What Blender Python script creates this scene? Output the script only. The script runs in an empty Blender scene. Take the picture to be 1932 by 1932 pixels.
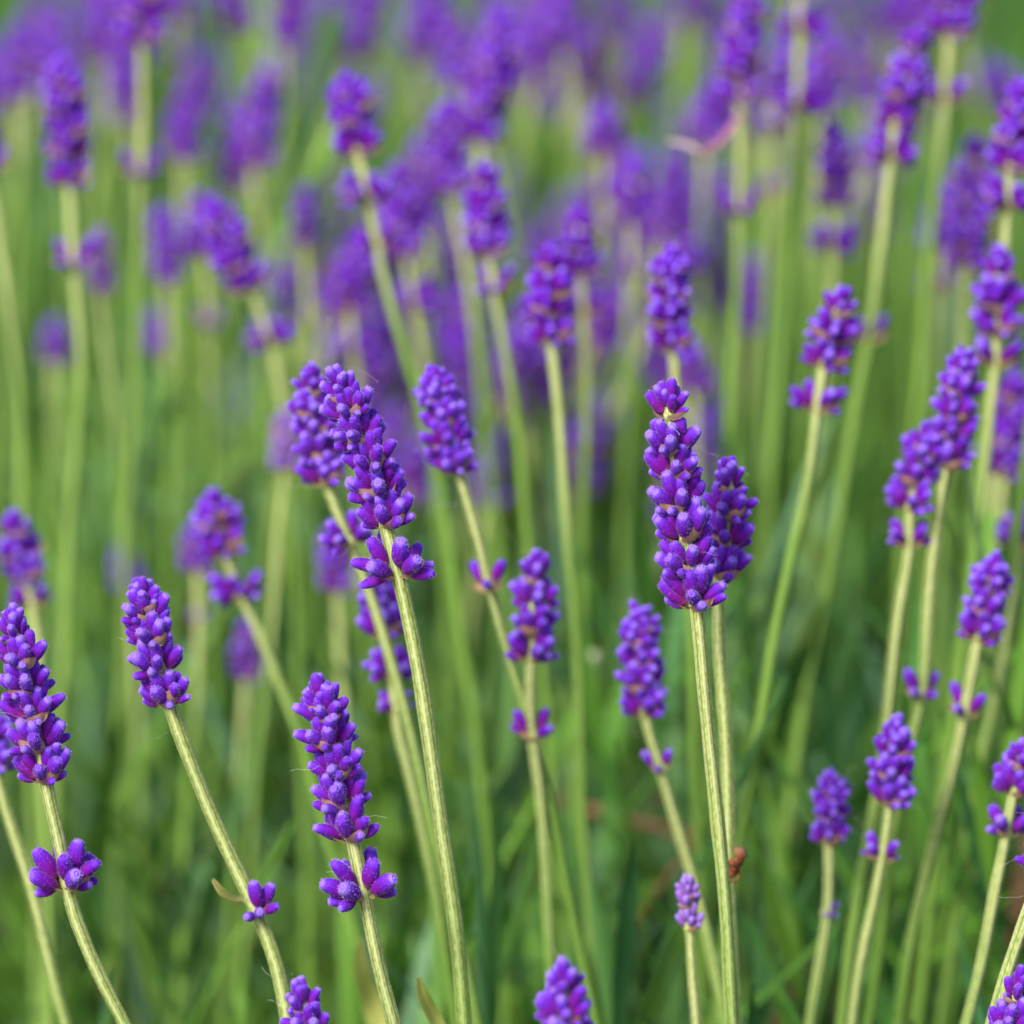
import bpy, math, random
import numpy as np
from mathutils import Vector, Matrix

# ------------------------------------------------------------------ camera, sky, sun, exposure
scene = bpy.context.scene
COL = scene.collection
PITCH = math.radians(17.0)
FOCUS = 0.80
LENS, SENSOR = 210.0, 36.0
WF = SENSOR / LENS                              # frame width per metre of depth
FWD = Vector((0, math.cos(PITCH), -math.sin(PITCH)))
UPV = Vector((0, math.sin(PITCH), math.cos(PITCH)))
RGT = Vector((1, 0, 0))
CAM = Vector((0, 0, 0.50)) - FWD * FOCUS
cd = bpy.data.cameras.new('camera')
cam = bpy.data.objects.new('camera', cd)
COL.objects.link(cam)
cam.location = CAM
cam.rotation_euler = (math.pi / 2 - PITCH, 0, 0)
cd.lens, cd.sensor_width, cd.sensor_fit = LENS, SENSOR, 'HORIZONTAL'
cd.clip_start, cd.clip_end = 0.02, 400
cd.dof.use_dof = True
cd.dof.focus_distance = FOCUS
cd.dof.aperture_fstop = 13.0
cd.dof.aperture_blades = 0
scene.camera = cam

SUN_EL, SUN_AZ = math.radians(44), math.radians(-146)   # azimuth clockwise from +Y (view direction)
world = bpy.data.worlds.new('World')
scene.world = world
world.use_nodes = True
nt = world.node_tree
bg = nt.nodes['Background']
sky = nt.nodes.new('ShaderNodeTexSky')
sky.sky_type = 'NISHITA'
sky.sun_disc = False
sky.sun_elevation = SUN_EL
sky.sun_rotation = SUN_AZ
sky.dust_density = 2.5
nt.links.new(sky.outputs[0], bg.inputs[0])
bg.inputs[1].default_value = 0.12
sl = bpy.data.lights.new('sun', 'SUN')
sl.energy = 3.0
sl.angle = math.radians(18)
sl.color = (1.0, 0.95, 0.86)
sun = bpy.data.objects.new('sun', sl)
COL.objects.link(sun)
sd = Vector((math.sin(SUN_AZ) * math.cos(SUN_EL), math.cos(SUN_AZ) * math.cos(SUN_EL), math.sin(SUN_EL)))
sun.rotation_euler = sd.to_track_quat('Z', 'Y').to_euler()
sun.location = (-2, -2, 4)
scene.view_settings.view_transform = 'Standard'
scene.view_settings.look = 'None'
scene.view_settings.exposure = 0.70
scene.view_settings.gamma = 1.0
scene.view_settings.use_curve_mapping = False
scene.render.engine = 'CYCLES'
scene.cycles.use_denoising = True
scene.cycles.max_bounces = 7
scene.cycles.transmission_bounces = 4

rnd = random.Random(11)
nrs = np.random.RandomState(5)
U = rnd.uniform

def at(x, y, d):
    """a point of the photograph (1932 px frame) at depth d metres"""
    return CAM + d * (FWD + RGT * ((x - 966) / 1932 * WF) - UPV * ((y - 966) / 1932 * WF))

# ------------------------------------------------------------------ materials
class NT:
    def __init__(s, name):
        s.m = bpy.data.materials.new(name)
        s.m.use_nodes = True
        s.t = s.m.node_tree
        s.t.nodes.clear()
        s.out = s.n('ShaderNodeOutputMaterial')
    def n(s, typ, **kw):
        x = s.t.nodes.new(typ)
        for k, v in kw.items():
            setattr(x, k, v)
        return x
    def l(s, a, b):
        s.t.links.new(a, b)
    def ramp(s, fac, stops, interp='LINEAR'):
        r = s.n('ShaderNodeValToRGB')
        r.color_ramp.interpolation = interp
        e = r.color_ramp.elements
        while len(e) < len(stops):
            e.new(0.5)
        for i, (p, c) in enumerate(stops):
            e[i].position = p
            e[i].color = (*c, 1)
        s.l(fac, r.inputs[0])
        return r.outputs[0]
    def mix(s, fac, a, b, mode='MIX'):
        x = s.n('ShaderNodeMix', data_type='RGBA', blend_type=mode)
        for sock, v in ((x.inputs[0], fac), (x.inputs[6], a), (x.inputs[7], b)):
            if hasattr(v, 'is_linked'):
                s.l(v, sock)
            elif isinstance(v, tuple):
                sock.default_value = (*v, 1)
            else:
                sock.default_value = v
        return x.outputs[2]
    def noise(s, scale, detail=3, vec=None, rough=0.5):
        x = s.n('ShaderNodeTexNoise')
        x.inputs['Scale'].default_value = scale
        x.inputs['Detail'].default_value = detail
        x.inputs['Roughness'].default_value = rough
        if vec is not None:
            s.l(vec, x.inputs['Vector'])
        return x.outputs[0]
    def math(s, op, a, b=0.0, clamp=False):
        x = s.n('ShaderNodeMath', operation=op, use_clamp=clamp)
        for i, v in enumerate((a, b)):
            if hasattr(v, 'is_linked'):
                s.l(v, x.inputs[i])
            else:
                x.inputs[i].default_value = v
        return x.outputs[0]

def attr_rgb(N):
    a = N.n('ShaderNodeAttribute', attribute_name='col')
    s = N.n('ShaderNodeSeparateColor')
    N.l(a.outputs['Color'], s.inputs[0])
    return s.outputs

def mat_calyx(name='calyx_violet', pale=0.0):
    N = NT(name)
    c = attr_rgb(N)                                       # r = along the length, g = random, b = rib
    oi = N.n('ShaderNodeObjectInfo')
    rv = N.math('FRACT', N.math('ADD', oi.outputs['Random'], c[1]))
    tc = N.n('ShaderNodeTexCoord')
    nz = N.noise(900, 3, tc.outputs['Object'], 0.6)
    t = N.math('ADD', c[0], N.math('MULTIPLY', N.math('SUBTRACT', nz, 0.5), 0.25))
    t = N.math('ADD', t, N.math('MULTIPLY', N.math('SUBTRACT', rv, 0.5), 0.30))
    if pale:
        base = N.ramp(t, [(0.0, (0.34, 0.14, 0.38)), (0.5, (0.29, 0.12, 0.54)), (1.0, (0.37, 0.23, 0.78))])
    else:
        base = N.ramp(t, [(0.0, (0.42, 0.04, 0.30)), (0.15, (0.24, 0.001, 0.28)), (0.42, (0.20, 0.002, 0.38)),
                          (0.70, (0.15, 0.005, 0.54)), (0.90, (0.18, 0.036, 0.76)), (1.0, (0.32, 0.17, 0.92))])
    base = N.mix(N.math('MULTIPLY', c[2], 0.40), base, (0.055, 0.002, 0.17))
    sp = N.ramp(N.noise(2600, 2, tc.outputs['Object'], 0.7), [(0.60, (0, 0, 0)), (0.74, (1, 1, 1))])
    base = N.mix(N.math('MULTIPLY', sp, 0.45), base, (0.38, 0.07, 0.66))
    p = N.n('ShaderNodeBsdfPrincipled')
    N.l(base, p.inputs['Base Color'])
    p.inputs['Roughness'].default_value = 0.72
    p.inputs['Specular IOR Level'].default_value = 0.25
    p.inputs['Sheen Weight'].default_value = 0.2
    p.inputs['Sheen Roughness'].default_value = 0.38
    p.inputs['Sheen Tint'].default_value = (0.50, 0.42, 1.0, 1)
    tr = N.n('ShaderNodeBsdfTranslucent')
    tr.inputs[0].default_value = (0.30, 0.02, 0.55, 1)
    mx = N.n('ShaderNodeMixShader')
    mx.inputs[0].default_value = 0.14
    N.l(p.outputs[0], mx.inputs[1]); N.l(tr.outputs[0], mx.inputs[2])
    bp = N.n('ShaderNodeBump')
    bp.inputs['Strength'].default_value = 0.35
    bp.inputs['Distance'].default_value = 0.0002
    N.l(N.noise(3200, 3, tc.outputs['Object'], 0.6), bp.inputs['Height'])
    N.l(bp.outputs[0], p.inputs['Normal'])
    N.l(mx.outputs[0], N.out.inputs[0])
    return N.m

def simple(name, col, rough=0.7, transl=0.0, tcol=None, sheen=0.0):
    N = NT(name)
    p = N.n('ShaderNodeBsdfPrincipled')
    if callable(col):
        N.l(col(N), p.inputs['Base Color'])
    else:
        p.inputs['Base Color'].default_value = (*col, 1)
    p.inputs['Roughness'].default_value = rough
    p.inputs['Specular IOR Level'].default_value = 0.3
    p.inputs['Sheen Weight'].default_value = sheen
    if transl:
        tr = N.n('ShaderNodeBsdfTranslucent')
        if tcol is None:
            N.l(col(N), tr.inputs[0])
        else:
            tr.inputs[0].default_value = (*tcol, 1)
        mx = N.n('ShaderNodeMixShader')
        mx.inputs[0].default_value = transl
        N.l(p.outputs[0], mx.inputs[1]); N.l(tr.outputs[0], mx.inputs[2])
        N.l(mx.outputs[0], N.out.inputs[0])
    else:
        N.l(p.outputs[0], N.out.inputs[0])
    return N.m

def stem_col(N):
    c = attr_rgb(N)                                       # r = ridge, g = height (0 low, 1 head), b = random
    geo = N.n('ShaderNodeNewGeometry')
    mp = N.n('ShaderNodeMapping')
    mp.inputs['Scale'].default_value = (1, 1, 0.35)
    N.l(geo.outputs['Position'], mp.inputs[0])
    nz = N.noise(3000, 3, mp.outputs[0], 0.7)
    ridge = N.math('ADD', c[0], N.math('MULTIPLY', N.math('SUBTRACT', nz, 0.5), 1.5))
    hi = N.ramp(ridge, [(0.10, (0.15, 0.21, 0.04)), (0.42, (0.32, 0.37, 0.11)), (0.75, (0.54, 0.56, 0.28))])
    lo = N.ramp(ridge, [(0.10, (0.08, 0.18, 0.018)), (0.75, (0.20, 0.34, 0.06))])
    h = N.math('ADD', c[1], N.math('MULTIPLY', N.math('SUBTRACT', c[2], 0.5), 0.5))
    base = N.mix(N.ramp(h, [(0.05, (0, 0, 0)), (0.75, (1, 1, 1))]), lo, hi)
    # a few older stems are yellower, a few bluer
    return N.mix(N.ramp(c[2], [(0.0, (0, 0, 0)), (1.0, (0.45, 0.45, 0.45))]), base, N.mix(1.0, base, (0.84, 1.0, 0.7), 'MULTIPLY'))

def leaf_col(N):
    c = attr_rgb(N)                                       # r = random hue, g = random value, b = dry
    a = N.ramp(c[0], [(0.0, (0.06, 0.20, 0.06)), (0.35, (0.11, 0.27, 0.025)), (0.7, (0.18, 0.35, 0.045)), (1.0, (0.16, 0.31, 0.17))])
    v = N.ramp(c[1], [(0.0, (0.6, 0.6, 0.6)), (1.0, (1.4, 1.4, 1.4))])
    a = N.mix(1.0, a, v, 'MULTIPLY')
    return N.mix(c[2], a, (0.20, 0.11, 0.045))

def bract_col(N):
    c = attr_rgb(N)
    tc = N.n('ShaderNodeTexCoord')
    nz = N.noise(1500, 3, tc.outputs['Object'], 0.6)
    t = N.math('ADD', c[0], N.math('MULTIPLY', N.math('SUBTRACT', nz, 0.5), 0.4))
    return N.ramp(t, [(0.0, (0.72, 0.62, 0.26)), (0.35, (0.90, 0.62, 0.36)), (0.75, (0.88, 0.54, 0.36)), (1.0, (0.5, 0.26, 0.12))])

def soil_col(N):
    g = N.n('ShaderNodeNewGeometry')
    return N.ramp(N.noise(40, 6, g.outputs['Position'], 0.65), [(0.3, (0.030, 0.022, 0.014)), (0.55, (0.055, 0.045, 0.024)), (0.8, (0.06, 0.085, 0.03))])

def brown_col(N):
    tc = N.n('ShaderNodeTexCoord')
    return N.ramp(N.noise(900, 3, tc.outputs['Object'], 0.6), [(0.40, (0.018, 0.009, 0.006)), (0.52, (0.24, 0.06, 0.014)), (0.72, (0.36, 0.12, 0.04))])

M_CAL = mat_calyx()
M_PALE = mat_calyx('calyx_pale_lilac', 1.0)
M_HAIR = simple('pale_fuzz', (0.60, 0.48, 0.92), 0.6, 0.35, (0.7, 0.55, 0.95))
M_SHAIR = simple('stem_fuzz', (0.66, 0.68, 0.48), 0.6, 0.3, (0.6, 0.62, 0.4))
M_WEB = simple('silk_hair', (0.75, 0.75, 0.72), 0.5)
M_STEM = simple('stem_green', stem_col, 0.62)
M_LEAF = simple('leaf_green', leaf_col, 0.6, 0.3)
M_BRACT = simple('papery_bract', bract_col, 0.7, 0.62)
M_SOIL = simple('soil', soil_col, 0.95)
M_BROWN = simple('withered_brown', brown_col, 0.7)
M_PINK = simple('withered_pink', (0.72, 0.30, 0.46), 0.6, 0.35, (0.8, 0.35, 0.5))
M_YLEAF = simple('yellow_green_leaf', (0.52, 0.56, 0.15), 0.6, 0.35, (0.55, 0.6, 0.15))
M_CURL = simple('pale_yellow_bract', (0.78, 0.74, 0.28), 0.6, 0.35, (0.8, 0.75, 0.3))
M_PALEPINK = simple('withered_pale_pink', (0.60, 0.48, 0.42), 0.7, 0.3, (0.6, 0.45, 0.4))
M_TWIG = simple('dry_twig_brown', (0.24, 0.12, 0.06), 0.8)

# ------------------------------------------------------------------ mesh helpers
class MB:
    def __init__(s):
        s.v, s.f, s.c, s.m = [], [], [], []
    def add(s, verts, faces, cols, mi=0):
        o = len(s.v)
        s.v += verts
        s.c += cols
        s.f += [tuple(i + o for i in f) for f in faces]
        s.m += [mi] * len(faces)
    def mesh(s, name, mats, smooth=True):
        me = bpy.data.meshes.new(name)
        me.from_pydata([tuple(v) for v in s.v], [], s.f)
        for m in mats:
            me.materials.append(m)
        at_ = me.attributes.new('col', 'FLOAT_COLOR', 'POINT')
        arr = np.ones((len(s.v), 4), np.float32)
        arr[:, :3] = np.array(s.c, np.float32).reshape(-1, 3)
        at_.data.foreach_set('color', arr.ravel())
        me.polygons.foreach_set('material_index', np.array(s.m, np.int32))
        if smooth:
            me.polygons.foreach_set('use_smooth', np.ones(len(s.f), bool))
        me.update()
        return me

def link(name, data, parent=None, mw=None):
    o = bpy.data.objects.new(name, data)
    COL.objects.link(o)
    if parent is not None:
        o.parent = parent
    if mw is not None:
        o.matrix_basis = mw
    return o

def tag(o, label, cat, group=None):
    o['label'] = label
    o['category'] = cat
    if group:
        o['group'] = group

def hair(mb, p, n, L, w, mi, g=0.5):
    t = n.orthogonal().normalized()
    t = (Matrix.Rotation(U(0, 6.28), 3, n) @ t)
    tip = p + n * L + t * L * U(-0.35, 0.35)
    b = n.cross(t) * w * 0.5
    mb.add([p - b, p + b, tip], [(0, 1, 2)], [(1, g, 0)] * 3, mi)

# ---- one calyx: ribbed barrel with a pursed tip, base at the origin, axis +Z, unit = metres
def calyx(mb, M, seg, hi, g, L=0.0041, R=0.00092, bend=0.0, hairs=0, ph=0.0, mi=0):
    if hi:
        prof = [(0.0, 0.22), (0.05, 0.42), (0.14, 0.66), (0.28, 0.88), (0.45, 1.0), (0.62, 0.99), (0.76, 0.90), (0.87, 0.76),
                (0.94, 0.62), (0.985, 0.50), (1.0, 0.40), (0.985, 0.31), (0.965, 0.25), (0.995, 0.20), (1.02, 0.08)]
    else:
        prof = [(0.0, 0.3), (0.16, 0.70), (0.45, 1.0), (0.76, 0.90), (0.94, 0.60), (1.0, 0.25)]
    vs, cs, fs = [], [], []
    for i, (t, r) in enumerate(prof):
        off = bend * L * (t * t)
        for k in range(seg):
            a = 2 * math.pi * k / seg + ph
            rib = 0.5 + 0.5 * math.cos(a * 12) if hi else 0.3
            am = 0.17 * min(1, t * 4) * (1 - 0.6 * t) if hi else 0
            rr = R * r * (1 + am * (rib - 0.5))
            wob = 1 + 0.06 * math.sin(a * 2 + ph * 3 + t * 2)
            vs.append(M @ Vector((rr * wob * math.cos(a) + off, rr * wob * math.sin(a), t * L)))
            tt = t if i < 10 else 1.0
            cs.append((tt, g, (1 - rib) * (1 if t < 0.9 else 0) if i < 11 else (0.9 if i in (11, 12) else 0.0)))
    n = len(prof)
    for i in range(n - 1):
        for k in range(seg):
            k2 = (k + 1) % seg
            fs.append((i * seg + k, i * seg + k2, (i + 1) * seg + k2, (i + 1) * seg + k))
    fs.append(tuple((n - 1) * seg + k for k in range(seg)))
    mb.add(vs, fs, cs, mi)
    for h in range(hairs):
        t = 1 - (rnd.random() ** 1.3) * 0.92
        j = max(i for i in range(len(prof[:11])) if prof[i][0] <= t) if t < 1 else 9
        j = min(j, 9)
        t0, r0 = prof[j]; t1, r1 = prof[j + 1]
        u = (t - t0) / max(1e-6, t1 - t0)
        r = (r0 + (r1 - r0) * u) * R
        a = U(0, 6.283)
        nr = Vector((math.cos(a), math.sin(a), U(0.0, 0.5) + max(0, t - 0.8) * 3)).normalized()
        p = Vector((r * math.cos(a) + bend * L * t * t, r * math.sin(a), t * L))
        hair(mb, M @ p, M.to_3x3() @ nr, U(0.00010, 0.00030) * (1.3 if t > 0.9 else 1), 0.000028, 1, g)

# ---- a papery bract: broad cup with pointed tip; base at origin, spreads along +X and bends up
def bract(mb, M, W, L, g, mi=0, nu=6, nv=6, up=1.0):
    vs, cs, fs = [], [], []
    for i in range(nv + 1):
        t = i / nv
        w = W * (math.sin(math.pi * min(1, 0.16 + 0.84 * t)) ** 0.75) * (1 - 0.25 * t) if i < nv else 0.00008
        ang = 0.15 + up * 1.25 * t
        x = L * (math.sin(ang) - math.sin(0.15)) / (1.2 * up) * 1.15
        z = L * (math.cos(0.15) - math.cos(ang)) / (1.2 * up) * 1.15
        for k in range(nu + 1):
            s = k / nu * 2 - 1
            cup = (s * s) * w * 0.55
            vs.append(M @ Vector((x - cup * 0.55, s * w, z + cup * 0.9 + 0.00006 * math.sin(s * 9 + t * 4))))
            cs.append((t * 0.8 + 0.2 * abs(s), g, 0))
    for i in range(nv):
        for k in range(nu):
            a = i * (nu + 1) + k
            fs.append((a, a + 1, a + nu + 2, a + nu + 1))
    mb.add(vs, fs, cs, mi)

I4 = Matrix.Identity(4)
CALYX_HI = []
for i in range(6):
    mb = MB()
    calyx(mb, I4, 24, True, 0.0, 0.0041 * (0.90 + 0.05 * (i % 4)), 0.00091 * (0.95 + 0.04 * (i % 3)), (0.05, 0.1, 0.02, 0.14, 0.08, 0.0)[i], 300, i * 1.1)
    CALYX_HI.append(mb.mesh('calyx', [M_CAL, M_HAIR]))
mb = MB(); calyx(mb, I4, 24, True, 0.0, 0.0040, 0.00100, 0.05, 60, 0.3)
CALYX_PALE = mb.mesh('calyx_pale', [M_PALE, M_HAIR])
BRACT_HI = []
for i in range(4):
    mb = MB(); bract(mb, I4, 0.0020 + 0.00015 * i, 0.0030 + 0.0002 * i, 0.5, 0, 8, 8, (1.0, 0.9, 1.1, 0.95)[i])
    for k in range(26):
        v = rnd.choice(mb.v[:81]); hair(mb, Vector(v), Vector((U(-.3, 1), U(-1, 1), U(-1, .3))).normalized(), U(.0002, .0005), .00003, 1)
    BRACT_HI.append(mb.mesh('bract', [M_BRACT, M_SHAIR]))

def dir_matrix(az, el, base, scale, roll=0.0):
    d = Vector((math.cos(az) * math.cos(el), math.sin(az) * math.cos(el), math.sin(el)))
    side = Vector((-math.sin(az), math.cos(az), 0))
    x = side.cross(d) * -1                                # bends upward
    m = Matrix((( -x.x, side.x, d.x, base.x), (-x.y, side.y, d.y, base.y), (-x.z, side.z, d.z, base.z), (0, 0, 0, 1)))
    return m @ Matrix.Rotation(roll, 4, 'Z') @ Matrix.Diagonal((scale, scale, scale, 1))

R_ = math.radians
def whorl_layout(kind, s):
    """matrices of calyces and bracts of one whorl; cymes along +X and -X, stem along Z"""
    cal, bra = [], []
    for cy in (0, math.pi):
        if kind == 'top':
            rows = [(-65, 76, 0.4, 1.4, .84), (15, 82, .3, 2.0, .9), (65, 74, .5, 1.3, .84), (-34, 56, .7, .5, .86), (36, 52, .7, .4, .86), (0, 28, .9, 0, .6)]
        elif kind == 'full':
            rows = [(-50, 66, .7, 1.0, 1.0), (2, 70, .9, 1.3, 1.02), (50, 64, .7, 1.0, 1.02),
                    (-46, 42, 1.0, .3, 1.0), (44, 44, 1.0, .3, 1.0), (-2, 46, 1.4, .6, .94),
                    (-22, 20, 1.4, -.2, .72), (22, 22, 1.4, -.2, .68)]
        elif kind == 'loose':
            rows = [(-62, 62, .9, .9, 1.08), (20, 66, 1.1, 1.2, 1.08), (-50, 24, 1.2, .2, 1.06), (50, 34, 1.2, .3, 1.04), (-6, 34, 1.5, .5, .96), (-26, 2, 1.5, -.3, .72), (22, 2, 1.5, -.3, .70)]
        elif kind == 'sparse':
            rows = [(-35, 54, .8, .6, 1.0), (32, 40, .9, .5, 1.0), (0, 14, 1.1, .1, .7)]
        elif kind == 'pair':
            rows = [(rnd.choice((-25, 20)), 58, .9, .6, 1.05), (rnd.choice((-60, 60)), 22, .9, .2, .85)]
        else:                                             # 'single': one cyme only
            rows = [(-35, 68, 1.1, .8, 1.05), (10, 46, 1.2, .5, 1.1), (-70, 14, 1.2, -.2, .85), (-20, 8, 1.4, -.3, .8), (-105, 10, 1.0, -.2, .8), (50, 30, 1.1, .2, .9)] if cy == 0 else []
        drop = 0.07 if kind in ('full', 'loose') else 0
        for (az, el, br, bz, sc) in rows:
            if rnd.random() < drop:
                continue
            jt = 5 if kind in ('loose', 'sparse', 'pair', 'single') else 9
            a = R_(az + U(-jt, jt)) + cy
            e = R_(min(86, el + U(-jt, jt)))
            b = Vector((math.cos(a) * br, math.sin(a) * br, bz)) * 0.001 * s
            cal.append(dir_matrix(a, e, b, s * sc * U(.88, 1.12), U(-.5, .5)))
        if rows:
            a = cy + R_(U(-12, 12))
            b = Vector((math.cos(a) * .55, math.sin(a) * .55, -0.75)) * 0.001 * s
            k = 1.0 if kind in ('full', 'loose') else (0.8 if kind == 'top' else 0.75)
            m = Matrix.Translation(b) @ Matrix.Rotation(a, 4, 'Z') @ Matrix.Rotation(R_(U(-6, 12)), 4, 'Y')
            bra.append(m @ Matrix.Diagonal((s * k, s * k, s * k, 1)))
    return cal, bra

# joined whorls for the heads that the photo shows only as blur
CLUSTERS = {}
def clusters(kind, pale=False):
    key = (kind, pale)
    if key not in CLUSTERS:
        out = []
        for i in range(7 if kind == 'full' else 4):
            mb = MB()
            cal, bra = whorl_layout(kind, 1.0)
            for m in cal:
                calyx(mb, m, 9, False, rnd.random(), bend=U(0, .12), R=.00092)
            for m in bra:
                bract(mb, m, .0026, .0045, .5, 1, 4, 4, .75)
            out.append(mb.mesh('flower_whorl', [M_PALE if pale else M_CAL, M_BRACT]))
        CLUSTERS[key] = out
    return rnd.choice(CLUSTERS[key])

mb = MB()
vs, cs, fs = [], [], []
for i, (z, r) in enumerate(((-.9, .95), (-.5, 1.15), (0, 1.25), (.6, 1.05), (1.1, .8))):
    for k in range(10):
        a = k * .6283
        vs.append(Vector((r * math.cos(a), r * math.sin(a), z)) * .001); cs.append((.5, .9, .5))
fs = [(i * 10 + k, i * 10 + (k + 1) % 10, (i + 1) * 10 + (k + 1) % 10, (i + 1) * 10 + k) for i in range(4) for k in range(10)]
mb.add(vs, fs, cs)
NODE = mb.mesh('whorl_node', [M_STEM])

# ------------------------------------------------------------------ paths and stems
def catmull(P, n=14):
    """smooth curve through the points, safe for uneven spacing"""
    h = [max(1e-6, (P[i + 1] - P[i]).length) for i in range(len(P) - 1)]
    v = [(P[i + 1] - P[i]) / h[i] for i in range(len(h))]
    m = [v[0]] + [(v[i - 1] * h[i] + v[i] * h[i - 1]) / (h[i] + h[i - 1]) for i in range(1, len(h))] + [v[-1]]
    out = []
    for i in range(len(h)):
        for k in range(n):
            t = k / n
            t2, t3 = t * t, t ** 3
            out.append(P[i] * (2 * t3 - 3 * t2 + 1) + m[i] * h[i] * (t3 - 2 * t2 + t) + P[i + 1] * (3 * t2 - 2 * t3) + m[i + 1] * h[i] * (t3 - t2))
    out.append(P[-1].copy())
    return out

class Path:
    """tip -> base polyline with arc length"""
    def __init__(s, pts):
        s.p = pts
        s.a = [0.0]
        for i in range(1, len(pts)):
            s.a.append(s.a[-1] + (pts[i] - pts[i - 1]).length)
        s.L = s.a[-1]
    def at(s, x):
        x = max(0, min(s.L, x))
        i = int(np.searchsorted(s.a, x, 'right')) - 1
        i = min(max(i, 0), len(s.p) - 2)
        u = (x - s.a[i]) / max(1e-9, s.a[i + 1] - s.a[i])
        return s.p[i].lerp(s.p[i + 1], u)
    def up(s, x):
        return (s.at(x - .0025) - s.at(x + .0025)).normalized()

def frame(up, spin):
    x = Vector((0, -1, 0))
    x = (x - up * x.dot(up)).normalized()
    y = up.cross(x)
    c, n = math.cos(spin), math.sin(spin)
    x2 = x * c + y * n
    y2 = up.cross(x2)
    return Matrix((x2, y2, up)).transposed()

def stem_mesh(path, head, base, fine, r0, spin, rv, hz):
    ph = [U(0, 6.28) for _ in range(4)]
    seg = 24 if fine else 8
    xs = []
    x = 0.0015
    while x < path.L:
        xs.append(x)
        x += (0.0014 if fine else 0.004) if x < head else (0.0022 if fine and x < head + .09 else 0.007)
    xs.append(path.L)
    mb = MB()
    vs, cs, fs = [], [], []
    for x in xs:
        F = frame(path.up(x), spin)
        wv = min(1, x / .02)
        c = path.at(x) - base + Vector((math.sin(x * 150 + ph[0]), math.sin(x * 130 + ph[1]), 0)) * .00022 * wv
        r = (1 + .05 * math.sin(x * 260 + ph[2]) + .03 * math.sin(x * 610 + ph[3])) * r0 * (0.62 + 0.38 * min(1, x / max(head, .006))) * (1 + 0.12 * min(1, max(0, x - head) / .15))
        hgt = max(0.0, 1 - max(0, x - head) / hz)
        for k in range(seg):
            a = 2 * math.pi * k / seg
            ridge = 0.5 + 0.5 * math.cos(4 * a)
            if fine:
                q = 1 + 0.10 * (ridge - .5) + 0.05 * math.cos(12 * a) + U(-.018, .018)
                rd = 0.55 * ridge + 0.45 * (0.5 + 0.5 * math.cos(12 * a))
            else:
                q, rd = 1 + 0.08 * (ridge - .5), 0.45 + .25 * ridge
            vs.append(c + F @ Vector((r * q * math.cos(a), r * q * math.sin(a), 0)))
            cs.append((rd, hgt, rv))
    n = len(xs)
    for i in range(n - 1):
        for k in range(seg):
            k2 = (k + 1) % seg
            fs.append((i * seg + k2, i * seg + k, (i + 1) * seg + k, (i + 1) * seg + k2))
    fs.append(tuple(range(seg)))
    mb.add(vs, fs, cs)
    if fine:                                              # short down on the stem
        for h in range(3600):
            x = U(0.004, min(path.L, head + .10))
            F = frame(path.up(x), spin)
            a = rnd.choice((0, 1.5708, 3.1416, 4.7124)) + rnd.gauss(0, .35)
            nn = F @ Vector((math.cos(a), math.sin(a), U(-.5, .3))).normalized()
            r = r0 * 1.03 * (0.62 + 0.38 * min(1, x / max(head, .006)))
            p = path.at(x) - base + Vector((math.sin(x * 150 + ph[0]), math.sin(x * 130 + ph[1]), 0)) * .00022 * min(1, x / .02) + F @ Vector((r * math.cos(a), r * math.sin(a), 0))
            hair(mb, p, nn, U(.00008, .00022), .00004, 1)
    return mb.mesh('stem', [M_STEM, M_SHAIR])

def web_mesh(path, head, base, n):
    """stray silky hairs round a head"""
    mb = MB()
    for i in range(n):
        x = U(0, head + .004)
        p = path.at(x) - base
        a = U(0, 6.28)
        F = frame(path.up(x), 0)
        o = F @ Vector((math.cos(a), math.sin(a), U(-.4, .6))).normalized()
        q = p + o * .0014
        d = o.copy(); L = U(.0022, .0042); w = .000007
        pts = [q]
        for k in range(5):
            d = (d + Vector((U(-1, 1), U(-1, 1), U(-1, 1))) * .5).normalized()
            pts.append(pts[-1] + d * L / 5 * 1.4)
        sd_ = d.orthogonal().normalized() * w
        vs = []
        for pt in pts:
            vs += [pt - sd_, pt + sd_]
        mb.add(vs, [(2 * k, 2 * k + 1, 2 * k + 3, 2 * k + 2) for k in range(5)], [(0, 0, 0)] * len(vs))
    return mb.mesh('silk_hairs', [M_WEB])

def T(v):
    return Matrix.Translation(v)

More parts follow.
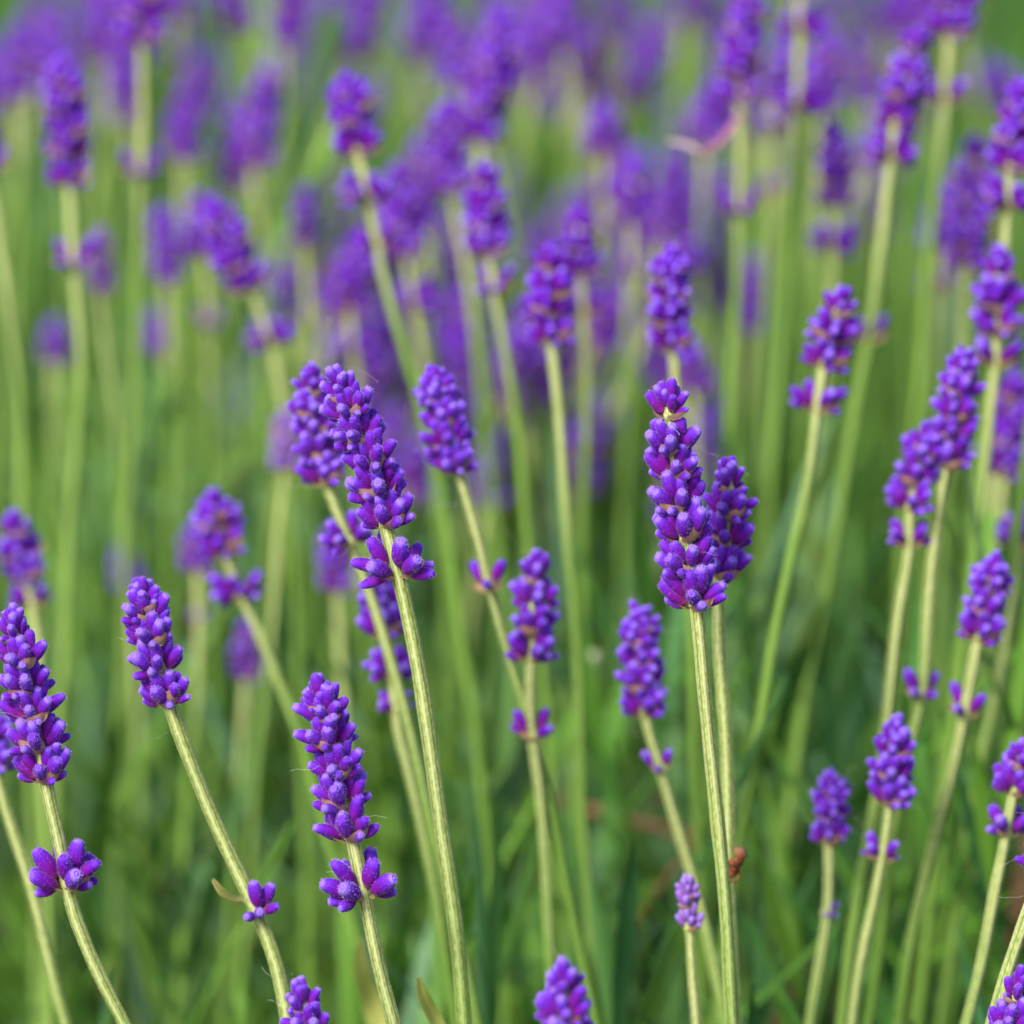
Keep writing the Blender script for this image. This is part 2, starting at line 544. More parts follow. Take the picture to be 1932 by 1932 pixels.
def build_stalk(path, head, extra, label, group, individual, fine, d, size=1.0, pale=False, gaps=(), spin0=None, dens='full'):
    base = path.at(path.L)
    root = bpy.data.objects.new('lavender_stalk', None)
    root.empty_display_size = .01
    COL.objects.link(root)
    root.location = base
    tag(root, label, 'lavender', group)
    spin = R_(45 + U(-14, 14)) if spin0 is None else R_(spin0)
    r0 = .00090 * (0.92 + 0.08 * size) * U(.94, 1.06) * (.75 if pale else 1) * (1 if d <= .83 else .84)
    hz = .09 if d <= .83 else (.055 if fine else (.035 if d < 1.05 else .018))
    link('stem', stem_mesh(path, head, base, fine, r0, spin + R_(45), rnd.random(), hz), root)
    # whorls from the bottom of the head to the tip
    spots = []
    x = head - 0.0008
    i = 0
    first = True
    while x > 0.0060 * size:
        f = x / head
        s = size * (0.84 + 0.18 * min(1, f * 1.3))
        if not any(a < f < b for a, b in gaps):
            spots.append((x, dens, s, spin + i * math.pi / 2 + R_(U(-10, 10))))
        step = (0.0032 + 0.0017 * f) * size * U(.92, 1.1) * (.95 if d <= .83 else .86)
        x -= step
        i += 1
    spots.append((0.0047 * size, 'top', size * .88, spin + i * math.pi / 2))
    for (xe, kind, s) in extra:
        i += 1
        spots.append((xe, kind, size * s, spin + R_(U(25, 65))))
    for (x, kind, s, sp) in spots:
        F = frame(path.up(x), sp).to_4x4()
        W = T(path.at(x) - base) @ F
        if individual:
            wl = link('flower_whorl', NODE, root, W @ Matrix.Diagonal((.7, .7, .8, 1)))
            inv = Matrix.Diagonal((1 / .7, 1 / .7, 1 / .8, 1))
            cal, bra = whorl_layout(kind, s)
            for m in cal:
                link('calyx', CALYX_PALE if pale else rnd.choice(CALYX_HI), wl, inv @ m)
            for m in bra:
                link('bract', rnd.choice(BRACT_HI), wl, inv @ m)
        else:
            o = link('flower_whorl', clusters(kind, pale), root, W @ Matrix.Diagonal((s, s, s, 1)))
            o['kind'] = 'stuff'
    if fine and individual and not pale:
        o = link('silk_hairs', web_mesh(path, head, base, 5), root)
        o['kind'] = 'stuff'
    return root, base, spin

def extend(P, seed_lean=0.0, zend=0.14):
    """carry a stem on from its last seen point down into the foliage"""
    d = (P[-1] - P[-2]).normalized()
    if d.z > -.3:
        d = Vector((d.x, d.y, -.3)).normalized()
    q = P[-1].copy()
    out = []
    for k in range(3):
        step = max(.02, (q.z - zend)) / (3 - k)
        d = (d + Vector((0, 0, -1)) * .35).normalized()
        q = q + d * (step / max(.3, -d.z))
        out.append(q.copy())
    return P + out

def stalk(label, d, pts, hb, extra=(), indiv=None, size=1.0, pale=False, gaps=(), group='lavender stalks', lean=0.22, spin=None, dens='full'):
    """pts: (x, y) tip first, in the 1932 px frame; hb: y where the head ends; extra: (y, kind, size)"""
    y0 = pts[0][1]
    size *= .94 if d <= .83 else (.88 if d <= .90 else .84)
    P = [at(x, y, d + lean * (y - y0 - 120) * WF * d / 1932) for x, y in pts]
    P = extend(P)
    path = Path(catmull(P))
    # arc length where a pixel row is reached
    def arc(y):
        for i in range(len(pts) - 1):
            if pts[i][1] <= y <= pts[i + 1][1] or i == len(pts) - 2:
                u = (y - pts[i][1]) / (pts[i + 1][1] - pts[i][1])
                return path.a[min(len(path.a) - 1, i * 14)] * (1 - u) + path.a[min(len(path.a) - 1, (i + 1) * 14)] * u
    if indiv is None:
        indiv = d <= 0.862
    return build_stalk(path, arc(hb), [(arc(y), k, s) for y, k, s in extra], label, group, indiv, d <= 0.862, d, size, pale, gaps, spin, dens)


# ------------------------------------------------------------------ the lavender stalks, sharp ones first
GS = 'sharp lavender stalks at the front of the bed'
GM = 'slightly soft lavender stalks just behind the sharp ones'
GB = 'blurred lavender stalks at the back of the bed'

stalk('tall sharp lavender spike leaning to the left, with a loose bottom whorl on bare stem', .80,
      [(630, 690), (660, 775), (692, 850), (718, 935), (738, 1020), (754, 1095), (790, 1280), (815, 1420), (842, 1620), (862, 1800), (876, 1932)], 1000,
      [(1082, 'loose', 1.22)], size=1.03, group=GS, spin=40)
stalk('longest, sharpest upright lavender spike, closely crowded whorls, right of centre', .80,
      [(1260, 715), (1264, 800), (1272, 880), (1288, 990), (1303, 1080), (1314, 1165), (1328, 1280), (1346, 1450), (1357, 1600), (1374, 1800), (1385, 1932)], 1152,
      size=1.1, group=GS, spin=50)
stalk('slim dark lavender spike half hidden behind the longest upright spike', .818,
      [(1374, 862), (1374, 940), (1370, 1020), (1360, 1105), (1358, 1200), (1367, 1400), (1375, 1560), (1378, 1700)], 1098, group=GS, size=1.0, spin=35)
CURL = stalk('short sharp lavender spike on a long bare slanting stem with a thin curled bract', .806,
      [(262, 1088), (280, 1180), (300, 1262), (325, 1348), (372, 1465), (425, 1590), (478, 1712), (512, 1800), (545, 1932)], 1335,
      [(1722, 'single', .95)], size=1.0, group=GS, spin=42)
stalk('sharp lavender spike cut by the left edge, with a separate round whorl below', .80,
      [(18, 1142), (38, 1240), (58, 1330), (76, 1425), (88, 1495), (112, 1600), (134, 1700), (172, 1800), (238, 1940)], 1480,
      [(1670, 'loose', 1.14)], size=1.03, group=GS, spin=38)
stalk('sharp lavender spike low in the centre, a splayed whorl hanging below its head', .797,
      [(598, 1276), (616, 1360), (636, 1460), (655, 1550), (668, 1610), (690, 1705), (720, 1830), (748, 1940)], 1590,
      [(1688, 'loose', 1.16)], size=1.05, group=GS, spin=46)
stalk('lavender spike tip rising from the bottom edge beside a slanting stem', .79,
      [(560, 1848), (580, 1925), (600, 2005), (625, 2100)], 2070, group=GS, size=.98)
stalk('lavender spike tip in the bottom right corner', .80,
      [(1932, 1828), (1912, 1900), (1890, 1985), (1860, 2090)], 2060, group=GS, size=1.0)
stalk('soft foreground lavender spike cut by the bottom edge at centre', .762,
      [(1066, 1812), (1064, 1900), (1066, 1990), (1072, 2100)], 2060, group=GS, size=1.05)

stalk('dark lavender spike directly behind the tall left-leaning spike', .846,
      [(582, 688), (592, 780), (604, 860), (620, 925), (645, 985), (668, 1040), (700, 1120), (740, 1260)], 918, [(1022, 'loose', .95)], group=GM)
stalk('lavender spike low behind the left-leaning stem, with two separate whorls beneath', .86,
      [(705, 1070), (716, 1130), (726, 1195), (740, 1280), (752, 1370), (775, 1460), (800, 1580), (825, 1720), (850, 1860)], 1205,
      [(1272, 'loose', .9), (1340, 'sparse', .8)], group=GM)
stalk('soft lavender spike leaning left with a two-bud whorl far below on its green stem', .848,
      [(815, 690), (832, 760), (850, 840), (868, 905), (895, 1000), (922, 1100), (955, 1210), (990, 1330), (1020, 1450)], 898,
      [(1108, 'pair', 1.0)], group=GM)
stalk('upright soft lavender spike at centre above a three-bud whorl', .852,
      [(1012, 1040), (1009, 1120), (1005, 1200), (1003, 1265), (1006, 1380), (1016, 1480), (1026, 1620), (1040, 1790), (1048, 1932)], 1252,
      [(1388, 'pair', 1.0)], group=GM, size=1.05)
stalk('soft lavender spike left of the longest spike stem, two-bud whorl below', .856,
      [(1208, 1140), (1208, 1220), (1213, 1300), (1224, 1368), (1246, 1440), (1272, 1540), (1302, 1650), (1335, 1770), (1365, 1900)], 1355,
      [(1450, 'pair', .8)], group=GM, size=1.0)
stalk('tiny pale lilac bud spike on a thin stem near the bottom edge', .83,
      [(1298, 1652), (1299, 1715), (1303, 1770), (1306, 1850), (1312, 1940)], 1762, pale=True, size=.68, dens='top', group=GM)
stalk('upright lavender spike with orange bracts, right of the bowed spike, upper centre', .885,
      [(1042, 458), (1036, 540), (1036, 610), (1042, 668), (1052, 780), (1068, 950), (1082, 1130), (1092, 1330)], 655, group=GM)
stalk('small upright lavender spike just above the tip of the longest spike', .885,
      [(1266, 465), (1264, 540), (1264, 610), (1270, 680), (1276, 780), (1290, 950), (1300, 1150)], 668, group=GM)
stalk('lavender spike leaning right with an open lower whorl, on a long curved stem', .872,
      [(1592, 540), (1575, 610), (1558, 680), (1545, 745), (1532, 850), (1510, 970), (1480, 1120), (1440, 1320), (1410, 1500)], 700,
      [(772, 'sparse', 1.1)], group=GM, size=1.02)
stalk('right-leaning lavender spike, upper of the overlapping pair near the right edge', .86,
      [(1822, 655), (1810, 735), (1797, 815), (1782, 900), (1768, 1010), (1752, 1150), (1738, 1300), (1712, 1430), (1688, 1580)], 888,
      [(1312, 'pair', 1.0)], group=GM)
stalk('right-leaning lavender spike, lower of the overlapping pair near the right edge', .862,
      [(1752, 795), (1733, 880), (1716, 970), (1714, 1040), (1700, 1140), (1682, 1300), (1652, 1500), (1620, 1700)], 968,
      [(1026, 'sparse', 1.0)], group=GM)
stalk('plump lavender spike near right edge with a two-sided whorl below', .856,
      [(1882, 1045), (1868, 1110), (1852, 1180), (1842, 1235), (1824, 1335), (1802, 1430), (1768, 1560), (1728, 1740), (1695, 1932)], 1215,
      [(1345, 'pair', 1.0)], group=GM)
stalk('lavender spike low at right with a tight whorl just under its head', .846,
      [(1692, 1350), (1686, 1430), (1680, 1500), (1674, 1545), (1658, 1640), (1645, 1720), (1630, 1800), (1608, 1940)], 1525,
      [(1618, 'sparse', .9)], group=GM, size=.98)
stalk('short thin lavender spike low at right, one bud on its stem below', .86,
      [(1568, 1452), (1566, 1530), (1563, 1605), (1560, 1710), (1550, 1800), (1530, 1940)], 1598, [(1722, 'single', .5)], group=GM, size=.82)
stalk('lavender spike cut by the right edge above a thick slanting stem', .838,
      [(1930, 1395), (1918, 1470), (1902, 1560), (1895, 1600), (1872, 1700), (1850, 1810), (1822, 1940)], 1505, [(1572, 'sparse', 1.05)], group=GM)
stalk('stem slanting out of the bottom right edge, its flower head out of view', .81,
      [(1990, 1560), (1970, 1640), (1940, 1725), (1905, 1830), (1870, 1940)], 1650, group=GM)
stalk('lavender spike hugging the left edge on a stem slanting into the bottom left corner', .845,
      [(-28, 1330), (-15, 1400), (-2, 1470), (25, 1570), (60, 1690), (95, 1820), (130, 1940)], 1460, group=GM)
stalk('plump lavender spike at upper right edge with a loose whorl beneath', .888,
      [(1886, 465), (1886, 530), (1884, 600), (1880, 690), (1868, 770), (1856, 880), (1840, 1050), (1810, 1260)], 640, [(685, 'sparse', 1.05)], group=GM, size=1.08)
stalk('lavender spike cut by the top right edge, loose lower whorls', .90,
      [(1930, 150), (1918, 240), (1908, 330), (1904, 400), (1898, 470), (1885, 600), (1860, 800)], 330, [(388, 'loose', 1.05)], group=GM)
stalk('soft lavender spike at the left edge leaning left', .905,
      [(22, 962), (38, 1040), (54, 1110), (64, 1160), (72, 1250), (78, 1400)], 1105, [(1140, 'sparse', .95)], group=GM)
stalk('soft lavender spike at left with a detached whorl on its bent stem', .895,
      [(398, 922), (412, 990), (432, 1060), (450, 1110), (488, 1190), (530, 1300), (575, 1420), (610, 1540)], 1052, [(1122, 'loose', .95)], group=GM, size=1.05)

# blurred ones
stalk('blurred upright lavender spike at upper left on a bright stem with a small whorl', .945,
      [(118, 102), (124, 200), (129, 290), (132, 368), (140, 480), (150, 600), (148, 780), (132, 1020), (118, 1250)], 355, [(500, 'pair', 1.05)], group=GB, size=1.1)
stalk('small pale blurred lavender spike touching the upper left whorl', .99, [(190, 428), (189, 500), (191, 570), (200, 660), (218, 790), (228, 950), (235, 1150)], 560, group=GB, size=.72, pale=True)
stalk('blurred lavender stalk cut by the top edge, round whorl far down its pale stem', .975,
      [(262, -120), (267, 0), (270, 100), (268, 220), (264, 330), (264, 460), (258, 640), (245, 900)], 92, [(328, 'pair', .95)], group=GB, size=1.15)
stalk('far blurred lavender spike in the top left corner', 1.10, [(32, 45), (30, 120), (29, 200), (30, 320), (28, 600)], 195, group=GB)
stalk('far blurred lavender spike cut by the top edge, second from the left corner', 1.16, [(178, -60), (182, 30), (190, 120), (196, 260), (200, 500)], 118, group=GB, size=1.15)
stalk('far blurred violet spike cut by the top edge left of the pale thick stem', 1.14, [(215, -80), (216, 10), (222, 100), (226, 260), (230, 500)], 95, group=GB, size=1.1)
stalk('far blurred slim lavender spike right of the pale thick stem', 1.09, [(352, 160), (348, 240), (344, 320), (346, 420), (350, 640)], 310, group=GB, size=.95)
stalk('far blurred lavender stub at the top edge right of the pale thick stem', 1.16, [(335, -70), (334, 0), (333, 60), (334, 200), (336, 420)], 50, [(110, 'sparse', 1)], group=GB)
stalk('broad blurred lavender spike leaning right, upper left of centre', 1.05, [(512, 118), (498, 200), (486, 280), (484, 340), (492, 430), (498, 640)], 322, group=GB, size=1.1)
stalk('darker blurred lavender spike beside the broad right-leaning one', 1.10, [(478, 160), (462, 230), (444, 310), (436, 370), (432, 470), (430, 680)], 360, group=GB, size=1.1)
stalk('soft lavender spike upper left of centre, bowed stem with two separate whorls', .925,
      [(652, 135), (664, 210), (676, 275), (686, 340), (704, 430), (720, 510), (755, 620), (795, 760), (828, 920), (856, 1080), (880, 1260)], 298,
      [(372, 'loose', 1.0), (466, 'sparse', .9)], group=GB, size=1.06)
stalk('blurred lavender spike leaning left at upper left with a whorl below', .955, [(398, 372), (422, 430), (450, 500), (482, 562), (506, 640), (528, 730), (545, 850), (552, 1000)], 552, [(645, 'loose', .9)], group=GB, size=1.08)
stalk('blurred lavender spike just left of the left-leaning upper left spike', 1.02, [(372, 362), (378, 430), (386, 500), (392, 570), (396, 640), (400, 780), (400, 960)], 490, [(612, 'pair', .8)], group=GB)
stalk('blurred lavender spike standing left of the bowed stem', 1.03, [(576, 350), (575, 420), (575, 480), (580, 560), (584, 760)], 470, group=GB, size=.95)
stalk('slim blurred lavender spike at left above pale green stems', 1.05, [(308, 388), (312, 470), (320, 550), (322, 640), (324, 900)], 540, group=GB, size=.9)
stalk('blurred lavender tuft low on a stem at left, under the slim spike', 1.06, [(292, 580), (300, 640), (312, 690), (322, 800), (326, 1000)], 670, group=GB, size=.85)
stalk('blurred magenta lavender spike left of centre beside the bowed stem', 1.0, [(676, 445), (668, 530), (662, 610), (668, 670), (676, 760), (684, 950)], 600, [(665, 'loose', .9)], group=GB)
stalk('blurred dim lavender spike between two left centre spikes', 1.10, [(532, 452), (540, 530), (548, 620), (552, 720), (556, 900)], 610, group=GB)
stalk('blurred broad lavender spike right of the bowed stem', .985, [(748, 310), (758, 400), (770, 490), (784, 580), (800, 680), (820, 860), (832, 1000)], 490, [(585, 'loose', 1.0)], group=GB, size=1.05)
stalk('dim blurred lavender spike behind the broad one right of the bowed stem', 1.06, [(792, 260), (796, 350), (800, 450), (806, 560), (812, 760)], 440, group=GB)
stalk('blurred lavender spike left of the tall top centre spike', .985, [(842, 190), (845, 260), (850, 330), (858, 390), (872, 470), (892, 600), (912, 760), (930, 950)], 372, group=GB, size=1.02)
stalk('tall blurred lavender spike at top centre leaning right', 1.0, [(950, 12), (936, 100), (916, 200), (904, 285), (900, 400), (910, 600), (925, 850)], 275, group=GB, size=1.15)
stalk('soft lavender spike at upper centre with pale bracts and a two-bud whorl', .925, [(914, 302), (914, 370), (920, 440), (928, 500), (940, 570), (958, 690), (978, 840), (996, 1000), (1012, 1160)], 488, [(548, 'pair', 1.05)], group=GB, size=1.02)
stalk('blurred lavender spike close behind the upright spike in the upper centre', .945, [(1093, 390), (1096, 460), (1100, 540), (1102, 620), (1105, 740), (1104, 950), (1098, 1160)], 528, [(590, 'sparse', .95)], group=GB)
stalk('blurred lavender spike above the close pair in the upper centre', 1.05, [(1142, 190), (1138, 280), (1138, 360), (1140, 450), (1144, 560), (1148, 760)], 300, [(372, 'loose', 1.0), (440, 'sparse', .9)], group=GB)
stalk('blurred lavender spike standing alone left of the small upright spike', 1.02, [(1196, 300), (1194, 370), (1190, 440), (1190, 530), (1186, 720), (1180, 960)], 430, [(510, 'pair', .8)], group=GB)
stalk('far blurred lavender spike leaning right at the top edge, left of centre', 1.16, [(818, -60), (805, 30), (790, 120), (780, 220), (770, 460)], 115, group=GB, size=1.1)
stalk('far blurred broad lavender spike at the top edge right of centre', 1.15, [(1062, -60), (1066, 30), (1070, 110), (1074, 240), (1080, 500)], 100, group=GB, size=1.2)
stalk('far pale blurred lavender spike under the top edge right of centre', 1.18, [(1098, 30), (1096, 100), (1098, 170), (1100, 280), (1104, 520)], 165, group=GB, size=1.0)
stalk('far blurred lavender spike strongly tilted right near the top edge', 1.20, [(1258, 20), (1222, 110), (1185, 200), (1165, 300), (1150, 520)], 195, group=GB, size=1.1)
stalk('far blurred lavender stub at the top edge left of centre', 1.12, [(545, -70), (540, 20), (536, 100), (534, 220), (530, 460)], 90, group=GB, size=1.0)
PINK = stalk('blurred long lavender spike at top right with a pink withered bract hanging left', .95,
      [(1418, -60), (1408, 40), (1398, 130), (1400, 215), (1402, 300), (1394, 400), (1390, 520), (1380, 740), (1368, 960)], 200, [(400, 'pair', 1.0)], group=GB, size=1.02)
stalk('blurred sparse lavender spike at top right, bare pale stem between two whorls', .975,
      [(1512, -60), (1508, 50), (1504, 190), (1500, 290), (1488, 480), (1470, 720), (1450, 960)], -5, [(58, 'loose', 1.05), (205, 'loose', 1.0)], group=GB, size=1.05)
stalk('blurred lavender spike just right of the sparse top right spike', 1.03, [(1566, 60), (1556, 130), (1545, 210), (1540, 290), (1530, 480), (1520, 760)], 215, group=GB, size=1.05)
stalk('blurred lavender spike just left of the sparse top right spike', 1.04, [(1478, 70), (1470, 150), (1462, 230), (1460, 330), (1452, 520), (1444, 800)], 200, [(248, 'sparse', 1), (368, 'pair', 1)], group=GB)
stalk('blurred lavender spike behind the pink withered bract', 1.06, [(1345, 150), (1338, 220), (1330, 290), (1328, 400), (1322, 640)], 280, group=GB, size=1.1)
stalk('dim blurred lavender spike below the pink withered bract', 1.12, [(1318, 340), (1312, 420), (1308, 500), (1306, 620), (1304, 800)], 490, group=GB)
stalk('soft lavender spike at top right leaning right with bright bracts', .925,
      [(1735, 50), (1716, 130), (1698, 200), (1686, 260), (1678, 340), (1662, 460), (1640, 620), (1612, 800), (1575, 1010), (1540, 1200)], 245, [(298, 'loose', 1.0), (640, 'pair', .95)], group=GB, size=1.05)
stalk('blurred lavender spike at the top right edge of the frame on a pale thick stem', .955, [(1808, -80), (1798, 20), (1786, 120), (1778, 230), (1762, 400), (1742, 620), (1720, 860)], 72, [(190, 'sparse', 1.1)], group=GB, size=1.1)
stalk('blurred upright lavender spike right of the sparse top right spike, lower down', .985, [(1568, 225), (1574, 300), (1576, 380), (1574, 450), (1566, 560), (1555, 720), (1540, 900)], 395, [(470, 'loose', 1.0)], group=GB, size=1.05)
stalk('blurred upright lavender spike at right with reddish bracts', .97, [(1842, 255), (1836, 340), (1828, 430), (1822, 520), (1815, 620), (1802, 780), (1785, 980)], 515, group=GB, size=1.05)
stalk('dim blurred lavender spike left of the one with reddish bracts', 1.01, [(1786, 350), (1778, 430), (1770, 520), (1768, 620), (1760, 820)], 480, [(545, 'sparse', 1)], group=GB, size=1.02)
stalk('broad blurred lavender spike at the right edge, below the plump upper one', .925, [(1915, 700), (1908, 780), (1900, 860), (1896, 930), (1884, 1060), (1862, 1240)], 905, group=GB, size=1.15)
stalk('blurred lavender whorls left of the broad spike at the right edge', .94, [(1890, 800), (1880, 860), (1872, 920), (1858, 1040), (1840, 1220)], 880, group=GB, size=.9, dens='loose')
stalk('soft lavender head fragment at the right edge, halfway up', .90, [(1935, 950), (1928, 1000), (1920, 1050), (1905, 1140), (1885, 1260), (1850, 1450)], 1040, group=GB)
stalk('thin far blurred lavender spike above the longest spike, to its right', 1.12, [(1422, 480), (1416, 560), (1410, 650), (1406, 780), (1400, 960)], 630, group=GB, size=.85)
stalk('far dark blurred lavender spike near the top right corner', 1.22, [(1862, 110), (1858, 160), (1852, 210), (1850, 320), (1846, 560)], 200, group=GB, size=.95)
stalk('small blurred lavender spike at far left behind the bright stem', 1.08, [(106, 598), (105, 650), (104, 700), (106, 800), (108, 1000)], 690, group=GB, size=.8)
stalk('dark blurred lavender spike below the left-leaning upper left spike', 1.16, [(456, 680), (452, 740), (450, 800), (448, 900), (446, 1080)], 790, group=GB)
stalk('dark blurred lavender spike behind the gap left of the bowed stem', 1.12, [(842, 590), (836, 650), (832, 710), (830, 800), (828, 960)], 700, group=GB)
stalk('blurred lavender tuft right of the tip of the longest spike', 1.0, [(1300, 640), (1305, 700), (1310, 760), (1314, 860), (1318, 1050)], 745, group=GB)
stalk('pale blurred lavender spike left of the tall left-leaning spike', .955, [(540, 770), (539, 840), (538, 905), (530, 980), (518, 1120), (500, 1300)], 895, group=GB, size=.75, pale=True)
stalk('blurred violet spike low behind the tall left-leaning spike', .965, [(632, 985), (634, 1060), (636, 1130), (642, 1210), (650, 1360), (655, 1500)], 1122, group=GB, size=.9)
stalk('blurred lavender spike tucked behind the soft bent-stem spike at left', .965, [(366, 985), (370, 1040), (374, 1090), (376, 1160), (372, 1280), (362, 1420)], 1085, [(1170, 'sparse', .6)], group=GB, size=.85)
stalk('small blurred violet spike below the bent stem at left', .975, [(466, 1172), (465, 1230), (464, 1290), (460, 1370), (450, 1500)], 1285, group=GB, size=.82)
stalk('faint blurred violet tip above the short sharp spike at left', 1.02, [(226, 1030), (240, 1080), (250, 1130), (256, 1230), (260, 1400)], 1120, group=GB, size=.8)
stalk('blurred green stem rising along the left edge, head near the left frame edge', .955, [(-60, 130), (-42, 240), (-20, 340), (5, 480), (25, 640), (40, 820), (46, 1000)], 330, group=GB)
stalk('blurred lavender spike far behind at centre, reddish violet', 1.16, [(1028, 880), (1026, 940), (1024, 1000), (1024, 1100), (1026, 1220)], 990, group=GB, size=.9)

# the crowd behind, which nothing tells apart
n = 0
GT = 'crowd of blurred stalks filling the back of the bed'
while n < 188:
    mid = 50 <= n < 145
    haze = n >= 145
    d = U(1.03, 1.26) if mid else U(1.12, 1.9)
    z = U(.415, .475) if mid else U(.425, .53)
    px = U(560, 1380) if mid else U(-20, 1950)
    if haze:
        d, z, px = U(1.08, 1.4), U(.42, .52), U(-60, 1400) if rnd.random() < .8 else U(1400, 2000)
    # pixel row of a head tip at that depth and height
    yy = (d + (z - CAM.z) * math.sin(PITCH)) / math.cos(PITCH)
    v = yy * math.sin(PITCH) + (z - CAM.z) * math.cos(PITCH)
    py = 966 - v / d * 1932 / WF
    if py > (880 if mid else 720) or (mid and py < 260) or (haze and not -110 < py < 210) or (px < 640 and py > 130) or (px > 1330 and py > 420) or False:
        continue
    n += 1
    lx = U(-.11, .11) * 1932 / (WF * d) * .12
    pts = [(px, py), (px - lx * .5, py + 110), (px - lx, py + 230), (px - lx * 1.8, py + 480), (px - lx * 2.0, py + 800)]
    stalk('blurred lavender stalk in the dense crowd filling the back of the bed', d, pts, py + U(120, 220) / d, group=GT, indiv=False, size=U(.9, 1.1), lean=U(.1, .35))



# ------------------------------------------------------------------ ground and foliage
me = bpy.data.meshes.new('ground')
g = 60.0
me.from_pydata([(-g, -g, 0), (g, -g, 0), (g, g, 0), (-g, g, 0)], [], [(0, 1, 2, 3)])
me.materials.append(M_SOIL)
gr = link('ground', me)
gr['kind'] = 'structure'

def foliage():
    vs, fs, cs = [], [], []
    n = 0
    zup = np.array((0, 0, 1.0))
    shoots = 3500
    for i in range(shoots):
        y = -0.15 + (nrs.rand() ** 1.15) * 1.9
        half = 0.16 + 0.10 * (y + 0.8)
        x = nrs.uniform(-half, half)
        top = 0.382 + 0.03 * math.sin(x * 21 + y * 5) + 0.03 * math.sin(y * 13 + x * 7) + nrs.normal(0, .028) - .085 * max(0, 1 - max(0, y) / .26) - .022 * min(1, max(0, y - .35) / .2)
        ln = nrs.uniform(.10, .17)
        lean = np.array((nrs.normal(0, .28), nrs.normal(0, .28), 1.0)); lean /= np.linalg.norm(lean)
        p0 = np.array((x, y, top)) - lean * ln
        hue, val = nrs.rand(), nrs.rand()
        a0 = nrs.uniform(0, 6.28)
        nl = 8
        for k in range(nl):
            t = (k + .5) / nl
            b = p0 + lean * ln * t
            for sgn in (0, math.pi):
                az = a0 + k * 1.571 + sgn + nrs.normal(0, .25)
                el = nrs.uniform(.45, 1.2) if t < .8 else nrs.uniform(.9, 1.4)
                L = nrs.uniform(.026, .055)
                w = nrs.uniform(.0009, .0017)
                d = np.array((math.cos(az) * math.cos(el), math.sin(az) * math.cos(el), math.sin(el)))
                side = np.cross(d, zup); side /= np.linalg.norm(side) + 1e-9
                curl = nrs.uniform(-.25, .15)
                dry = 1.0 if nrs.rand() < .012 + .08 * (t < .2) else 0.0
                c = (min(1, max(0, hue + nrs.normal(0, .16))), min(1, max(0, val + nrs.normal(0, .2))), dry)
                for (u, ww) in ((0, .35), (.3, 1.0), (.7, .9), (1.0, .12)):
                    m = b + d * L * u + zup * curl * L * u * u
                    up_ = np.cross(side, d)
                    vs.append(m - side * w * ww); vs.append(m + up_ * w * .35); vs.append(m + side * w * ww)
                    cs += [c, c, c]
                for q in range(3):
                    o = n + q * 3
                    fs.append((o, o + 1, o + 4, o + 3)); fs.append((o + 1, o + 2, o + 5, o + 4))
                n += 12
    mb = MB()
    mb.v, mb.f, mb.c, mb.m = vs, fs, cs, [0] * len(fs)
    o = link('lavender_foliage', mb.mesh('lavender_foliage', [M_LEAF]))
    o['kind'] = 'stuff'
    tag(o, 'mass of narrow green lavender leaves under the flower stalks', 'foliage')
foliage()


# ------------------------------------------------------------------ small things on and among the stalks
def ribbon_mesh(name, pts, widths, mat, cup=0.3, thick=.00012, n=8):
    P = catmull([Vector(p) for p in pts], n)
    mb = MB()
    up, dn = [], []
    N_ = len(P)
    for i, p in enumerate(P):
        d = (P[min(i + 1, N_ - 1)] - P[max(i - 1, 0)]).normalized()
        side = d.cross(Vector((0, -.8, .6))).normalized()
        nn = side.cross(d)
        t = i / (N_ - 1) * (len(widths) - 1)
        k = min(int(t), len(widths) - 2)
        w = widths[k] + (widths[k + 1] - widths[k]) * (t - k)
        for row, z in ((up, thick), (dn, -thick)):
            row.append([p - side * w + nn * (z + cup * w), p + nn * z, p + side * w + nn * (z + cup * w)])
    vs = [q for r in up for q in r] + [q for r in dn for q in r]
    o = N_ * 3
    fs = []
    for i in range(N_ - 1):
        a = i * 3
        fs += [(a, a + 1, a + 4, a + 3), (a + 1, a + 2, a + 5, a + 4), (o + a + 1, o + a, o + a + 3, o + a + 4), (o + a + 2, o + a + 1, o + a + 4, o + a + 5)]
        fs += [(a + 3, o + a + 3, o + a, a), (a + 2, o + a + 2, o + a + 5, a + 5)]
    mb.add(vs, fs, [(.5, .6, 0)] * len(vs))
    return mb.mesh(name, [mat], False)

def rel(pts, base):
    return [p - base for p in pts]

# pink withered bract on the top right stalk
root, base, _ = PINK
o = link('withered_bract', ribbon_mesh('withered_bract', rel([at(1398, 212, .953), at(1378, 245, .942), at(1345, 280, .928), at(1318, 294, .915)], base), [.0003, .0005, .0005, .0002], M_PINK, .2), root)
o['label'] = 'pink withered bract curling away to the left'
o = link('withered_bract', ribbon_mesh('withered_bract', rel([at(1322, 288, .916), at(1298, 275, .92), at(1262, 268, .926)], base), [.0002, .0004, .0003], M_PALEPINK, .2), root)
# thin curled bract on the slanting stem at left
root, base, _ = CURL
o = link('curled_bract', ribbon_mesh('curled_bract', rel([at(466, 1698, .822), at(440, 1696, .818), at(418, 1682, .815), at(403, 1661, .813)], base), [.0003, .0005, .00052, .00025], M_CURL, .15, .0003), root)
o['label'] = 'thin yellow green bract curling left from the stem'

